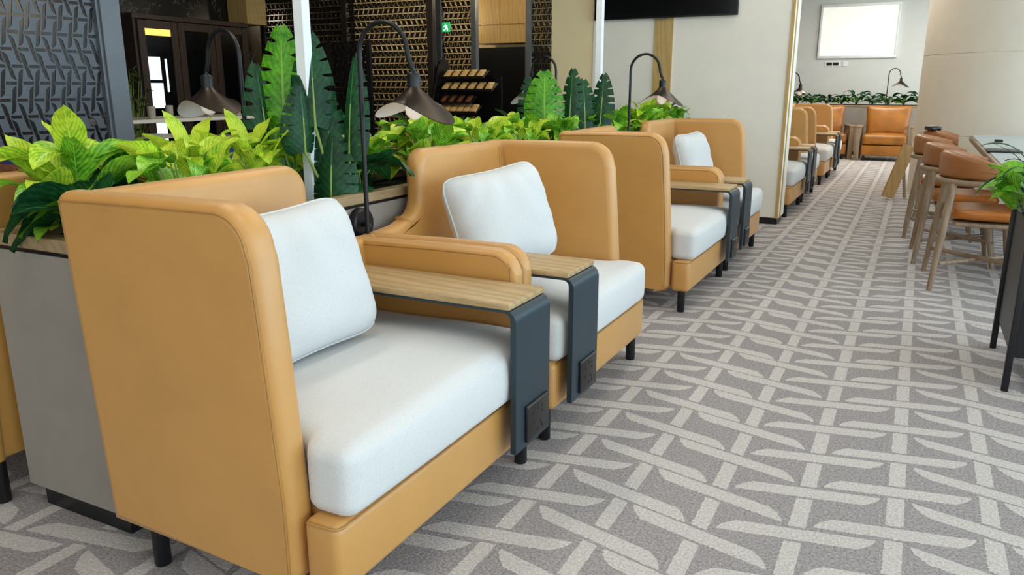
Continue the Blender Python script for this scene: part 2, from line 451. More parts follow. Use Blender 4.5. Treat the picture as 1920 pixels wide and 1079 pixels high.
def pillow(label, group, center, yaw, tilt, roll, seed, w=.48, h=.40, T=.15):
    root = thing('throw_pillow', label, 'pillow', (0, 0, 0), 0, group)
    bm, loop = pillow_bm(w, h, T, seed)
    # local: width -> y, height -> tilted z, thickness -> x
    mt = Matrix.Rotation(yaw, 4, 'Z') @ Matrix.Rotation(-tilt, 4, 'Y') @ Matrix(((0, 0, 1, 0), (1, 0, 0, 0), (0, 1, 0, 0), (0, 0, 0, 1))) @ Matrix.Rotation(roll, 4, 'Z')
    bmesh.ops.transform(bm, matrix=mt, verts=bm.verts[:])
    obj('cover', bm, M['pil'], root, 180)
    bm = B(); tube(bm, [mt @ p for p in loop], 0.0035, 6, 0, False)
    obj('piping', bm, M['pil'], root, 180)
    root.location = center
    return root

# ------------------------------------------------------------------ gooseneck lamp
def build_lamp(label, group, hgt=0.0):
    """local: origin on the planter face at the disc, reaching out along +x"""
    root = thing('gooseneck_lamp', label, 'lamp', (0, 0, 0), 0, group)
    z0 = 0.72
    bm = B(); lathe(bm, [(.044, 0), (.056, .004), (.056, .030), (.050, .036)], (0, 0, 0), 32)
    bmesh.ops.transform(bm, matrix=Matrix.Translation((0.001, .0, z0)) @ Matrix.Rotation(R(90), 4, 'Y'), verts=bm.verts[:])
    tube(bm, [(.03, 0, z0), (.07, -.02, z0)], .010, 8)
    obj('wall_disc', bm, M['black'], root)
    px, py = .07, -.03
    pts = [(px, py, .655), (px, py, .9), (px, py, 1.1), (px, py, 1.31)] + [(px + .098 - .098 * math.cos(R(a)), py, 1.315 + .098 * math.sin(R(a))) for a in range(15, 166, 15)] \
        + [(px + .200, py, 1.30), (px + .214, py, 1.262)]
    bm = B(); tube(bm, pts, .0085, 10)
    arm = obj('arm', bm, M['black'], root)
    bm = B(); lathe(bm, [(.006, .045), (.008, .03), (.020, .022), (.022, .018), (.022, -.022), (.018, -.026)], (px + .218, py, 1.225), 20)
    obj('socket', bm, M['black'], root)
    # saddle shaped shade
    c = Vector((px + .218, py, 1.205)); n = 48; m = 12; T = .0022
    bm = B(); inn = []; out = []
    for i in range(m + 1):
        t = i / m
        ri, ro = [], []
        for k in range(n):
            a = 2 * math.pi * k / n
            rad = .020 + (.122 * (1 + .16 * math.cos(2 * a)) - .020) * (t ** 1.12)
            z = -.080 * (t ** 0.85) - (.031 * math.cos(2 * a) + .009 * math.cos(a)) * t ** 1.8
            ro.append(bm.verts.new(c + Vector((rad * math.cos(a), rad * math.sin(a), z))))
            ri.append(bm.verts.new(c + Vector(((rad - .001) * math.cos(a), (rad - .001) * math.sin(a), z - T))))
        out.append(ro); inn.append(ri)
    for i in range(m):
        for k in range(n):
            q = (k + 1) % n
            bm.faces.new((out[i][k], out[i][q], out[i + 1][q], out[i + 1][k])).material_index = 0
            bm.faces.new((inn[i][k], inn[i + 1][k], inn[i + 1][q], inn[i][q])).material_index = 1
    for k in range(n):
        q = (k + 1) % n
        bm.faces.new((out[m][k], out[m][q], inn[m][q], inn[m][k])).material_index = 0
        bm.faces.new((out[0][k], inn[0][k], inn[0][q], out[0][q])).material_index = 0
    sh = obj('lamp_shade', bm, [M['bronze'], M['shadein']], root, 60)
    bm = B(); lathe(bm, [(.012, 0), (.016, -.034), (.026, -.050), (.031, -.072), (.028, -.090), (.016, -.104), (.004, -.108)], tuple(c), 18)
    obj('bulb', bm, M['bulb'], root, 180)
    return root

# ------------------------------------------------------------------ leaves
def leaf(bm, uvl, p, d, L, W, droop, fold=0.35, roll=0.0, n=8, mi=0, tipw=1.0):
    p = Vector(p); d = Vector(d).normalized()
    side = d.cross(Vector((0, 0, 1)))
    side = side.normalized() if side.length > 1e-4 else Vector((1, 0, 0))
    side = Matrix.Rotation(roll, 3, d) @ side
    rows = []; pos = p.copy(); dd = d.copy()
    for i in range(n + 1):
        t = i / n
        w = W / 2 * (math.sin(math.pi * min(1, (t * 0.94 + 0.03)) ** 0.72) ** 0.85) * (1 - 0.15 * t)
        if i == n: w = 0.0015
        nrm = side.cross(dd).normalized()
        row = []
        for j, s in enumerate((-1, -.5, 0, .5, 1)):
            ripple = 0.05 * W * math.sin(9 * t + 2 * s) * abs(s)
            row.append((bm.verts.new(pos + side * (w * s) + nrm * (fold * w * abs(s) ** 1.4 + ripple)), (0.5 + s * 0.5, t)))
        rows.append(row)
        pos = pos + dd * (L / n)
        dd = (dd + Vector((0, 0, -droop / n))).normalized()
        side = (side - dd * side.dot(dd)).normalized()
    for a, b in zip(rows, rows[1:]):
        for j in range(4):
            q = (a[j], a[j + 1], b[j + 1], b[j])
            f = bm.faces.new([x[0] for x in q]); f.material_index = mi
            for lp, x in zip(f.loops, q): lp[uvl].uv = x[1]

def make_plant(name, mats, seed, nleaf, Lr, Wr, hr, spread, label, cat='plant', group=None, lean=(0, 0), up=(0.3, 1.1), dr=(.5, 1.8), xs=1.0):
    rr = random.Random(seed)
    root = thing(name, label, cat, (0, 0, 0), 0, group)
    bm = B(); uvl = bm.loops.layers.uv.new('UVMap'); bs = B()
    for i in range(nleaf):
        a = 2.399 * i + rr.uniform(-.4, .4)
        h = rr.uniform(*hr); rad = rr.uniform(.01, spread) * (0.5 + .5 * i / nleaf)
        tip = Vector((math.cos(a) * rad + lean[0] * h, math.sin(a) * rad + lean[1] * h, h))
        mid = tip * 0.5 + Vector((0, 0, 0.03))
        tube(bs, [(tip.x * .1, tip.y * .1, 0), mid, tip], [.0035, .003, .002], 5)
        e = rr.uniform(*up)
        d = Vector((xs * math.cos(a + rr.uniform(-.5, .5)), math.sin(a + rr.uniform(-.5, .5)), e))
        tip.x *= max(xs, .7)
        leaf(bm, uvl, tip, d, rr.uniform(*Lr), rr.uniform(*Wr), rr.uniform(*dr), rr.uniform(.15, .5), rr.uniform(-.6, .6), mi=rr.choice(range(len(mats))))
    obj('foliage', bm, mats, root, 180)
    obj('stems', bs, M['stem'], root, 180)
    return root

def split_leaf_bm(L, W, seed, curl=.5, lobes=7):
    """a split leaf growing up +z from the origin, facing +y, curled round its midrib"""
    rr = random.Random(seed); bm = B(); uvl = bm.loops.layers.uv.new('UVMap')
    def width(t): return W / 2 * (math.sin(math.pi * min(1.0, (t * .93 + .07)) ** .66) ** .58)
    def pt(t, s, side, lift=0.0):
        w = width(max(0, min(1, t)))
        x = side * s * w
        ang = curl * s
        return Vector((side * w * math.sin(ang * 1.2) / max(.25, 1.2 * curl) if curl > .05 else x, -w * (1 - math.cos(ang * 1.2)) / max(.25, curl) - .10 * L * t * t, L * (t - .16 * s * (1 - t) + .10 * s) + lift))
    def face(pts, uvs):
        f = bm.faces.new([bm.verts.new(p) for p in pts])
        for lp, u in zip(f.loops, uvs): lp[uvl].uv = u
    for side in (-1, 1):
        N = lobes * 3
        for i in range(N):
            t0, t1 = i / N, (i + 1) / N
            for s0, s1 in ((0, .2), (.2, .42)):
                face([pt(t0, s0, side), pt(t1, s0, side), pt(t1, s1, side), pt(t0, s1, side)], [(.5 + side * s0 / 2, t0), (.5 + side * s0 / 2, t1), (.5 + side * s1 / 2, t1), (.5 + side * s1 / 2, t0)])
        for l in range(lobes):
            a, b = l / lobes, (l + 1) / lobes
            gp = 0.0 if (l == 0) else rr.uniform(.04, .20) / lobes
            ss = (.42, .58, .74, .88, 1.0)
            for q in range(4):
                s0, s1 = ss[q], ss[q + 1]
                g0 = gp * min(1, (s0 - .42) / .2); g1 = gp * min(1, (s1 - .42) / .2)
                for h in range(3):
                    def tt(x, gg): return a + gg + (b - a - 2 * gg) * x
                    x0, x1 = h / 3, (h + 1) / 3
                    k0 = s0; k1 = s1
                    face([pt(tt(x0, g0), k0, side), pt(tt(x1, g0), k0, side), pt(tt(x1, g1), k1, side), pt(tt(x0, g1), k1, side)],
                         [(.5 + side * k0 / 2, tt(x0, g0)), (.5 + side * k0 / 2, tt(x1, g0)), (.5 + side * k1 / 2, tt(x1, g1)), (.5 + side * k1 / 2, tt(x0, g1))])
    bmesh.ops.remove_doubles(bm, verts=bm.verts[:], dist=0.0004)
    return bm

def split_plant(label, base, leaves, group=None):
    """leaves: (dx, dy, z of leaf foot, length, width, yaw, lean, material, curl)"""
    root = thing('split_leaf_plant', label, 'plant', base, 0, group)
    for i, (dx, dy, z, L, W, yaw, ln, mt, curl) in enumerate(leaves):
        bm = split_leaf_bm(L, W, i * 13 + int(base[1] * 10), curl)
        mtx = Matrix.Translation((dx, dy, z)) @ Matrix.Rotation(yaw, 4, 'Z') @ Matrix.Rotation(ln, 4, 'X')
        bmesh.ops.transform(bm, matrix=mtx, verts=bm.verts[:])
        lf = obj('leaf', bm, mt, root, 180)
        bm = B(); foot = Vector((dx, dy, z)); tip = mtx @ Vector((0, -.03 * L, L * .55))
        tube(bm, [(dx * .3, dy * .3, 0), (dx * .75, dy * .75, z * .55), foot, (foot + tip) / 2 + Vector((0, 0, .0)), tip], [.006, .006, .005, .004, .002], 7)
        obj('stalk', bm, M['stem'], lf, 180)
    return root

# ================================================================== SETTING
bm = B(); box(bm, -12, 7, -4, 18, -.05, 0); struct('floor', bm, M['carpet'])
bm = B(); box(bm, -3.3, 4.6, -4, 18, 3.1, 3.2); struct('ceiling', bm, M['ceil'])
bm = B(); box(bm, -12, -3.3, -4, 18, 2.75, 3.2); struct('ceiling_lounge', bm, M['dark'])
bm = B(); box(bm, -12, 7, -4.2, -4, 0, 3.2); struct('wall_front', bm, M['cream_wall'])
bm = B(); box(bm, -9.2, -9, -4, 18, 0, 2.75); struct('wall_left', bm, M['marble'])
bm = B(); box(bm, -9.2, 7, 16.6, 16.8, 0, 3.1); struct('wall_far', bm, M['far_wall'])
bm = B(); box(bm, -9, -3.4, 11.5, 11.6, 0, 2.75); struct('wall_back', bm, M['tan_wall'])
# partition with the television
bm = B(); box(bm, -2.86, -1.03, 7.27, 7.56, .06, 3.1, .004, 1); pw = struct('wall_partition', bm, M['cream_wall'])
bm = B(); box(bm, -2.84, -1.045, 7.285, 7.55, 0, .06); k = struct('baseboard', bm, M['blacksoft'], pw)
bm = B(); box(bm, -1.06, -1.034, 7.258, 7.272, .06, 3.1); struct('corner_strip', bm, M['oaklight'], pw)
bm = B(); box(bm, -1.031, -1.022, 7.31, 7.335, .06, 3.1); struct('edge_strip', bm, M['oaklight'], pw)
bm = B(); box(bm, -2.25, -2.08, 7.255, 7.272, .06, 3.1); struct('oak_strip', bm, M['oaklight'], pw)
bm = B(); box(bm, -3.30, -2.86, 7.28, 7.5, 0, 3.1, .004, 1); struct('wall_buff', bm, M['tan_wall'])
# round column
bm = B(); c = (1.16, 10.6); r = 1.2; n = 96
prof = [(r, 0), (r, .690), (r - .006, .694), (r - .006, .700), (r, .704), (r, 1.545), (r - .006, 1.549), (r - .006, 1.555), (r, 1.559), (r, 3.1)]
lathe(bm, prof, (c[0], c[1], 0), n); struct('column', bm, M['column'])

# unseen window front along the right side, plus an added frame behind the viewer
bm = B()
for y in range(-4, 17, 2): box(bm, 4.40, 4.50, y - .03, y + .03, .2, 3.0)
box(bm, 4.40, 4.52, -4, 16.6, 0, .22); box(bm, 4.40, 4.52, -4, 16.6, 2.96, 3.1)
struct('unseen_window_front', bm, M['postgrey'])
bm = B()
for i in range(5): box(bm, -3.8 + i * 1.5 - .03, -3.8 + i * 1.5 + .03, -3.58, -3.5, .4, 2.8)
box(bm, -3.85, 2.25, -3.9, -3.5, .0, .4); box(bm, -3.85, 2.25, -3.9, -3.5, 2.8, 3.1)
struct('fill_light_frame', bm, M['postgrey'])  # frame added round the unseen fill light behind the viewer

# ================================================================== CHAIRS
GC = 'tan wing armchairs'
ch1 = build_chair(+1, 'tan leather wing armchair with white seat in front, wing panel filling the lower left', GC)
ch2 = build_chair(-1, 'tan wing armchair facing its twin across the arm tables, second chair of the row', GC)
YC = 2.2; PITCH = 2.93
def place(root, yc, dx, k):
    root.location = (-1.40 + dx, yc - 0.6 * k, 0)
place(ch1, YC, 0.0, 1); place(ch2, YC, -.006, -1)
def chair(k, yc, dx, label):
    src = ch1 if k > 0 else ch2
    return dup(src, (-1.40 + dx, yc - 0.6 * k, 0), 0, label, GC)
chair(+1, YC + PITCH, -.01, 'tan wing armchair third along the row, brown wing panel turned to the viewer')
chair(-1, YC + PITCH, -.014, 'tan wing armchair right before the cream partition wall with the black television')
# beyond the partition
chair(+1, 8.78, 0, 'tan wing armchair just past the partition, mostly hidden by the wall edge')
chair(-1, 8.78, 0, 'tan wing armchair second past the partition, its flat wing toward the viewer')
chair(+1, 11.65, 0, 'tan wing armchair third past the partition with a dark brown wing edge')
chair(-1, 11.65, 0, 'tan wing armchair farthest along the row, beside the amber lounge chair')
# back-to-back row on the other side of the planter
XM = -2.015
def rear(k, yc, label):
    src = ch1 if k > 0 else ch2
    r = dup(src, (2 * XM + 1.40, yc + 0.6 * k, 0), math.pi, label, 'tan wing armchairs of the rear row')
    for c in kids(r):
        if c.name.startswith('leg') and c.data.vertices[0].co.x < 0: c.location.x = -.10
    return r
rear(-1, YC, 'tan armchair behind the grey planter end, seen at the lower left edge')
rear(-1, YC + PITCH, 'tan armchair of the rear row, pale back top showing among the leaves')

GP = 'white throw pillows'
pillow('white pillow leaning inside the nearest wing armchair', GP, (-1.455, 1.545, .690), R(-6), R(17), R(3), 1, .52, .42, .19)
pillow('white pillow with rumpled side in the second armchair', GP, (-1.42, 2.685, .702), R(-20), R(18), R(6), 2, .51, .41, .21)
pillow('white pillow in the armchair before the partition wall', GP, (-1.45, 5.76, .692), R(-10), R(16), R(2), 4, .47, .40, .18)
pillow('white pillow in the second armchair past the partition', GP, (-1.45, 9.38, .692), R(-10), R(16), R(2), 5, .47, .40, .18)

# ================================================================== PLANTER
root = thing('planter_box', 'long grey planter box with oak rim running behind the tan armchairs', 'planter', (XM, 4.2, 0))
def pl(name, parts, mat, par=None):
    bm = B()
    for a in parts: box(bm, *a)
    bmesh.ops.translate(bm, verts=bm.verts[:], vec=(-XM, -4.2, 0))
    return obj(name, bm, mat, par or root, 30)
x0, x1, y0, y1 = -2.235, -1.793, 1.212, 7.2
pl('body', [(x0, x1, y0, y0 + .02, .06, .775), (x0, x1, y1 - .02, y1, .06, .775), (x1 - .02, x1, y0 + .02, y1 - .02, .06, .775), (x0, x0 + .02, y0 + .02, y1 - .02, .06, .775), (x0 + .02, x1 - .02, y0 + .02, y1 - .02, .06, .2)], M['grey'])
pl('shadow_gap', [(x0 + .006, x1 - .006, y0 + .006, y0 + .02, .775, .787), (x0 + .006, x0 + .02, y0 + .02, y1 - .02, .775, .787), (x1 - .02, x1 - .006, y0 + .02, y1 - .02, .775, .787)], M['blacksoft'])
pl('rim', [(x0 - .004, x1 + .004, y0 - .004, y0 + .055, .787, .822, .002, 1), (x0 - .004, x1 + .004, y1 - .055, y1, .787, .822, .002, 1), (x0 - .004, x0 + .045, y0 + .055, y1 - .055, .787, .822, .002, 1), (x1 - .045, x1 + .004, y0 + .055, y1 - .055, .787, .822, .002, 1)], M['oakrim'])
pl('plinth', [(x0 + .05, x1 - .02, y0 - .0 + .012, y1 - .02, 0, .06)], M['blacksoft'])
o = pl('soil', [(x0 + .02, x1 - .02, y0 + .02, y1 - .02, .2, .775)], M['soil']); 
# white steel posts rising through the planter
for y, lab in ((2.2, 'slim white post rising from the planter between the first armchairs'), (5.13, 'slim white post rising from the planter beside the television')):
    bm = B(); box(bm, -2.008, -1.963, y + .02, y + .06, .776, 3.1, .003, 1)
    tag(obj('post', bm, M['white'], None, 30), lab, 'post', 'white posts')

# ================================================================== LAMPS
GL = 'gooseneck reading lamps'
l1 = build_lamp('dark bronze gooseneck lamp on planter between the two nearest armchairs', GL)
l1.location = (-1.793, 2.25, 0)
dup(l1, (-1.793, 5.10, 0), 0, 'black gooseneck lamp before the cream partition wall, under the television', GL)
dup(l1, (x0, 2.2, 0), math.pi - R(8), 'bronze gooseneck lamp bending left above the variegated leaves', GL)
dup(l1, (x0, 5.13, 0), math.pi - R(5), 'small gooseneck lamp bending left beside the packet rack', GL)

# ================================================================== PLANTS IN THE PLANTER
SZ = .776
kinds = {}
def kind(name, seed, mats, n, Lr, Wr, hr, sp, up=(0.2, 1.2), dr=(.5, 2.0)):
    p = make_plant('foliage_plant', mats, seed, n, Lr, Wr, hr, sp, 'x', 'plant', None, (0, 0), up, dr, .42)
    kinds[name] = [p, False]
kind('y1', 11, [M['leafy'], M['leafy'], M['leafg']], 34, (.12, .19), (.07, .10), (.04, .22), .15, (.1, 1.2))
kind('y2', 12, [M['leafy']], 32, (.13, .20), (.06, .09), (.04, .24), .15, (.1, 1.8))
kind('y3', 13, [M['leafy'], M['leafg']], 36, (.12, .18), (.065, .10), (.04, .21), .16, (.1, 1.2))
kind('g1', 14, [M['leafg']], 34, (.12, .17), (.06, .09), (.05, .21), .15, (.1, 1.2))
kind('g2', 15, [M['leafg'], M['leafy'], M['leafd']], 32, (.12, .18), (.065, .095), (.05, .22), .15, (.1, 1.2))
kind('d1', 16, [M['leafd'], M['leafd'], M['leafg']], 10, (.16, .22), (.10, .14), (.04, .14), .08, (.0, .9))
zones = [
    (1.28, 1.95, ['y1', 'y3', 'y2'], 'yellow-green veined leaf plant in the planter end behind the nearest armchair'),
    (1.95, 2.60, ['y2', 'y1', 'd1'], 'leafy yellow-green plant in the planter around the nearest lamp pole'),
    (2.60, 3.50, ['y3', 'g2', 'y1'], 'yellow-green leaf plant behind the second armchair'),
    (3.50, 4.60, ['g1', 'y3', 'g2'], 'fresh green leaf plant in planter behind the third armchair'),
    (4.60, 5.60, ['g1', 'g2', 'g1'], 'green leaf plant in planter around the white post by the television'),
    (5.60, 7.10, ['g2', 'y1', 'g1'], 'green leaf plant at the planter end below the television')]
pr = random.Random(5)
for zi, (a, b, ks, lab) in enumerate(zones):
    n = max(3, round((b - a) / .2)) if zi < 3 else max(3, round((b - a) / .26))
    for i in range(n):
        y = a + (b - a) * (i + .5) / n; x = (-2.10, -1.94)[i % 2] + pr.uniform(-.02, .02)
        kn = ks[i % len(ks)]; p, used = kinds[kn]
        if abs(y - 2.2) < .08 and x > -2.06 or abs(y - 5.13) < .08 and x > -2.06: x = -2.10
        loc = (x, y, SZ); rz = pr.choice((0, math.pi)) + pr.uniform(-.3, .3)
        if not used: kinds[kn][1] = True; p.location = loc; p.rotation_euler = (0, 0, rz); q = p
        else: q = dup(p, loc, rz)
        s = pr.uniform(.92, 1.12); q.scale = (s, s, s)
        tag(q, lab, 'plant', 'leafy plants in zone: ' + lab.split(' plant ')[-1])
p = kinds['d1'][0]
for (x, y, rz, lab) in ((-1.97, 1.33, 2.2, 'broad dark green leaf plant at the near end of the planter'), (-1.90, 2.42, .4, 'dark teal broad leaf plant drooping over the rim beside the second armchair')):
    tag(dup(p, (x, y, SZ), rz), lab, 'plant', 'broad dark leaf plants')

ml, md = M['monl'], M['mond']
split_plant('tall split-leaf plant with bright green leaves, left of the white post by the first lamp', (-2.11, 2.25, SZ), [
    (.0, .0, .30, .33, .20, R(212), R(4), ml, .45), (-.05, -.04, .18, .32, .16, R(250), R(4), md, .8), (.02, .03, .16, .30, .16, R(195), R(6), ml, .6),
    (.03, .06, .20, .26, .12, R(165), R(6), ml, .8), (-.02, -.03, .06, .30, .20, R(222), R(3), ml, .5)])
split_plant('tall split-leaf plant with deep green rolled leaves, right of the white post', (-1.90, 2.345, SZ), [
    (-.04, -.12, .29, .31, .18, R(222), R(4), md, .6), (-.06, -.16, .20, .22, .17, R(255), R(-4), md, .7), (.05, -.05, .18, .34, .15, R(175), R(3), md, .9), (.0, -.10, .08, .30, .20, R(215), R(5), md, .6), (.02, -.13, .02, .24, .20, R(200), R(8), md, .6)])
split_plant('split-leaf plant with finger-like green leaves left of the television', (-2.05, 4.75, SZ), [
    (-.12, -.06, .20, .32, .28, R(205), R(5), ml, .4), (.02, .03, .20, .33, .18, R(185), R(4), md, .7), (.12, .06, .17, .30, .22, R(215), R(10), md, .6), (.20, .12, .20, .31, .18, R(190), R(12), md, .6),
    (-.24, -.0, .18, .30, .18, R(230), R(4), md, .7)])

# ================================================================== WALL THINGS
t = thing('television', 'large black television hung on the cream partition wall', 'television', (-2.17, 7.24, 2.2))
bm = B(); box(bm, -.665, .665, -.02, .012, -.385, .385, .006, 2); obj('frame', bm, M['bezel'], t)
bm = B(); box(bm, -.655, .655, -.0235, -.019, -.370, .375); obj('screen', bm, M['tvm'], t)
bm = B(); box(bm, -.09, .06, -.022, -.016, -.3925, -.384, .002, 1); obj('sensor_bar', bm, M['rimgrey'], t)
t = thing('wall_screen', 'blank white panel in a white frame high on the far wall', 'screen', (-1.2, 16.6, 2.235))
bm = B()
for a in ((-.69, .69, .44, .49), (-.69, .69, -.49, -.44), (-.69, -.645, -.44, .44), (.645, .69, -.44, .44)): box(bm, a[0], a[1], -.05, -.001, a[2], a[3], .006, 2)
obj('frame', bm, M['frame_white'], t)
bm = B(); box(bm, -.65, .65, -.03, -.001, -.445, .445); obj('panel', bm, M['blank'], t)  # weak emission sets the blank panel above the wall tone
t = thing('switch_plate', 'white wall switch plate with dark keys under the framed board', 'switch', (-1.6, 16.6, 1.645))
bm = B(); box(bm, -.14, .14, -.012, -.001, -.045, .045, .003, 1); obj('plate', bm, M['frame_white'], t)
for s in (-1, 1):
    bm = B(); box(bm, s * .058 - .05, s * .058 + .05, -.02, -.011, -.028, .028, .002, 1); obj('key', bm, M['blacksoft'], t)
bm = B(); box(bm, -1.42, -1.33, 16.586, 16.599, 1.6, 1.69, .003, 1); tag(obj('switch_plate', bm, M['frame_white']), 'plain white wall plate right of the dark switch', 'switch')

# ================================================================== STOOLS
def build_stool(label, group):
    """local: seat centre at origin, open side +x"""
    root = thing('counter_chair', label, 'chair', (0, 0, 0), 0, group)
    # seat
    bm = B(); soft_box(bm, (-.20, -.22, .415), (.22, .22, .475), .028, 14, .012, 0, lambda p, q: Vector((p.x * (1 - .10 * abs(q.y) ** 3), p.y * (1 - .22 * max(0, -q.x) ** 2), p.z + .018 * q.y * q.y)))
    obj('seat', bm, M['seatl'], root, 180)
    # frame under the seat
    bm = B(); box(bm, -.17, .18, -.19, .19, .385, .413, .012, 2); obj('seat_rail', bm, M['walnut'], root)
    # horseshoe backrest pad and timber hoop
    def hoop(r, a0, a1, n, sec, zc, hfun=None, cxo=.0):
        bm = B(); rings = []
        for i in range(n + 1):
            f = i / n; a = R(a0 + (a1 - a0) * f)
            rad = Vector((math.cos(a), math.sin(a), 0)); c = Vector((cxo + r * math.cos(a) * .95, r * 1.04 * math.sin(a), zc))
            hs = hfun(f) if hfun else (1, 1)
            rings.append([bm.verts.new(c + rad * (u * hs[0]) + Vector((0, 0, v * hs[1] if v > 0 else v))) for u, v in sec])
        m = len(sec)
        for a, b in zip(rings, rings[1:]):
            for k in range(m): bm.faces.new((a[k], a[(k + 1) % m], b[(k + 1) % m], b[k]))
        bm.faces.new(rings[0][::-1]); bm.faces.new(rings[-1]); return bm
    def rrect(w, z0, z1, r, s=4):
        return arc(w / 2 - r, z0 + r, r, -90, 0, s) + arc(w / 2 - r, z1 - r, r, 0, 90, s) + arc(-w / 2 + r, z1 - r, r, 90, 180, s) + arc(-w / 2 + r, z0 + r, r, 180, 270, s)
    sec = rrect(.075, 0, .155, .03)
    obj('backrest_pad', hoop(.252, 87, 273, 36, sec, .672, lambda f: (1 - .25 * abs(2 * f - 1) ** 6, .62 + .38 * (1 - abs(2 * f - 1) ** 2.2)), .0), M['rust'], root, 60)
    obj('hoop', hoop(.272, 92, 268, 36, rrect(.07, -.034, 0, .014, 3), .671, None, .0), M['walnut'], root, 60)
    # legs
    for sx, sy in ((-1, -1), (-1, 1), (1, -1), (1, 1)):
        bm = B()
        top = Vector((-.205, sy * .205, .645)) if sx < 0 else Vector((.15, sy * .165, .40))
        foot = Vector((-.265, sy * .285, 0)) if sx < 0 else Vector((.22, sy * .24, 0))
        tube(bm, [foot, foot.lerp(top, .5), top], [.015, .022, .023], 14)
        obj('leg', bm, M['walnut'], root, 50)
    for s in (-1, 1):
        a = Vector((-.235, s * .26, .165)); b = Vector((.205, -s * .225, .165 + (.012 if s > 0 else -.012)))
        bm = B(); tube(bm, [a, a.lerp(b, .5), b], [.012, .015, .012], 10); obj('stretcher', bm, M['walnut'], root, 50)
    return root
GS = 'curved-back counter chairs at the long table'
s1 = build_stool('brown leather curved-back chair nearest, at the near corner of the long table', GS); s1.location = (.42, 5.555, 0); s1.rotation_euler = (0, 0, R(3))
dup(s1, (.33, 6.335, 0), R(2), 'brown curved-back chair second along the long table', GS)
dup(s1, (.26, 7.36, 0), R(0), 'brown curved-back chair third along the long table', GS)
dup(s1, (.33, 8.35, 0), R(-2), 'brown curved-back chair farthest, black strap on its back', GS)
for i, (x, y) in enumerate(((.10, 8.21), (.14, 8.33))):
    bm = B(); box(bm, -.028, .028, -.06, .06, 0, .035, .012, 3)
    bmesh.ops.transform(bm, matrix=Matrix.Translation((x, y, .822)) @ Matrix.Rotation(R(32), 4, 'Z') @ Matrix.Rotation(R(14), 4, 'Y'), verts=bm.verts[:])
    tag(obj('earphone_case', bm, M['blacksoft']), ('small black pouch on the farthest curved chair back, left one' if i == 0 else 'small black pouch on the farthest curved chair back, right one'), 'pouch')

# long table
t = thing('long_table', 'long grey-topped communal table with rounded timber edge beside the curved chairs', 'table', (.95, 7.2, 0))
Pt = arc(.645, 5.52, .19, 180, 270, 8) + arc(1.35, 5.52, .19, 270, 360, 8) + arc(1.35, 8.90, .19, 0, 90, 8) + arc(.645, 8.90, .19, 90, 180, 8)
Pt = [(u - .95, v - 7.2) for u, v in Pt]
bm = B(); rprism(bm, Pt, .690, .748, .022, lambda u, v, t: Vector((u, v, t)), 4); obj('timber_edge', bm, M['walnut'], t, 50)
bm = B(); rprism(bm, offset_poly(Pt, .022), .7478, .752, .001, lambda u, v, t: Vector((u, v, t)), 1); obj('table_top', bm, M['stone'], t, 40)
for y in (-.9, .9):
    bm = B(); box(bm, -.13, .35, y - .28, y + .28, 0, .69, .01, 2); obj('pedestal', bm, M['metal'], t)
bm = B(); box(bm, -.11, .11, -.16, .16, 0, .012, .004, 2); tag(obj('tablet_computer', bm, M['blacksoft'], None, 40, (.57, 6.72, .752)), 'black flat tablet lying on the grey table top', 'tablet')
bm = B(); box(bm, -.03, .03, -.05, .05, 0, .018, .006, 2); tag(obj('remote_control', bm, M['blacksoft'], None, 40, (.63, 7.95, .752)), 'small black gadget near the far end of the grey table', 'gadget')

# black planter stand in the right foreground
t = thing('plant_stand', 'black metal box planter on four legs at the right edge', 'planter', (.70, 3.865, 0))
bm = B()
for a in ((-.262, .262, -.302, -.290), (-.262, .262, .290, .302), (-.262, -.250, -.29, .29), (.250, .262, -.29, .29)): box(bm, a[0], a[1], a[2], a[3], .145, .675)
box(bm, -.25, .25, -.29, .29, .145, .16); obj('box_body', bm, M['black'], t, 30)
bm = B(); box(bm, -.249, .249, -.289, .289, .161, .63); obj('soil', bm, M['soil'], t, 30)
for sx in (-1, 1):
    for sy in (-1, 1):
        bm = B(); box(bm, sx * .265 - .013, sx * .265 + .013, sy * .305 - .013, sy * .305 + .013, 0, .69, .004, 2); obj('leg', bm, M['black'], t)
# its plants
q = make_plant('spider_plant', [M['leafd']], 31, 30, (.22, .34), (.012, .020), (.05, .22), .06, 'dark thin-leaved plant rising from the black stand at the right edge', 'plant', None, (0, 0), (.5, 2.0), (.8, 2.4))
q.location = (.50, 4.10, .631)
q = dup(kinds['g1'][0], (.48, 4.02, .631), 1.0, 'bright green leafy plant in the black stand at the right edge'); q['group'] = 'stand plants'; q.scale = (1.0, 1.0, 1.0)

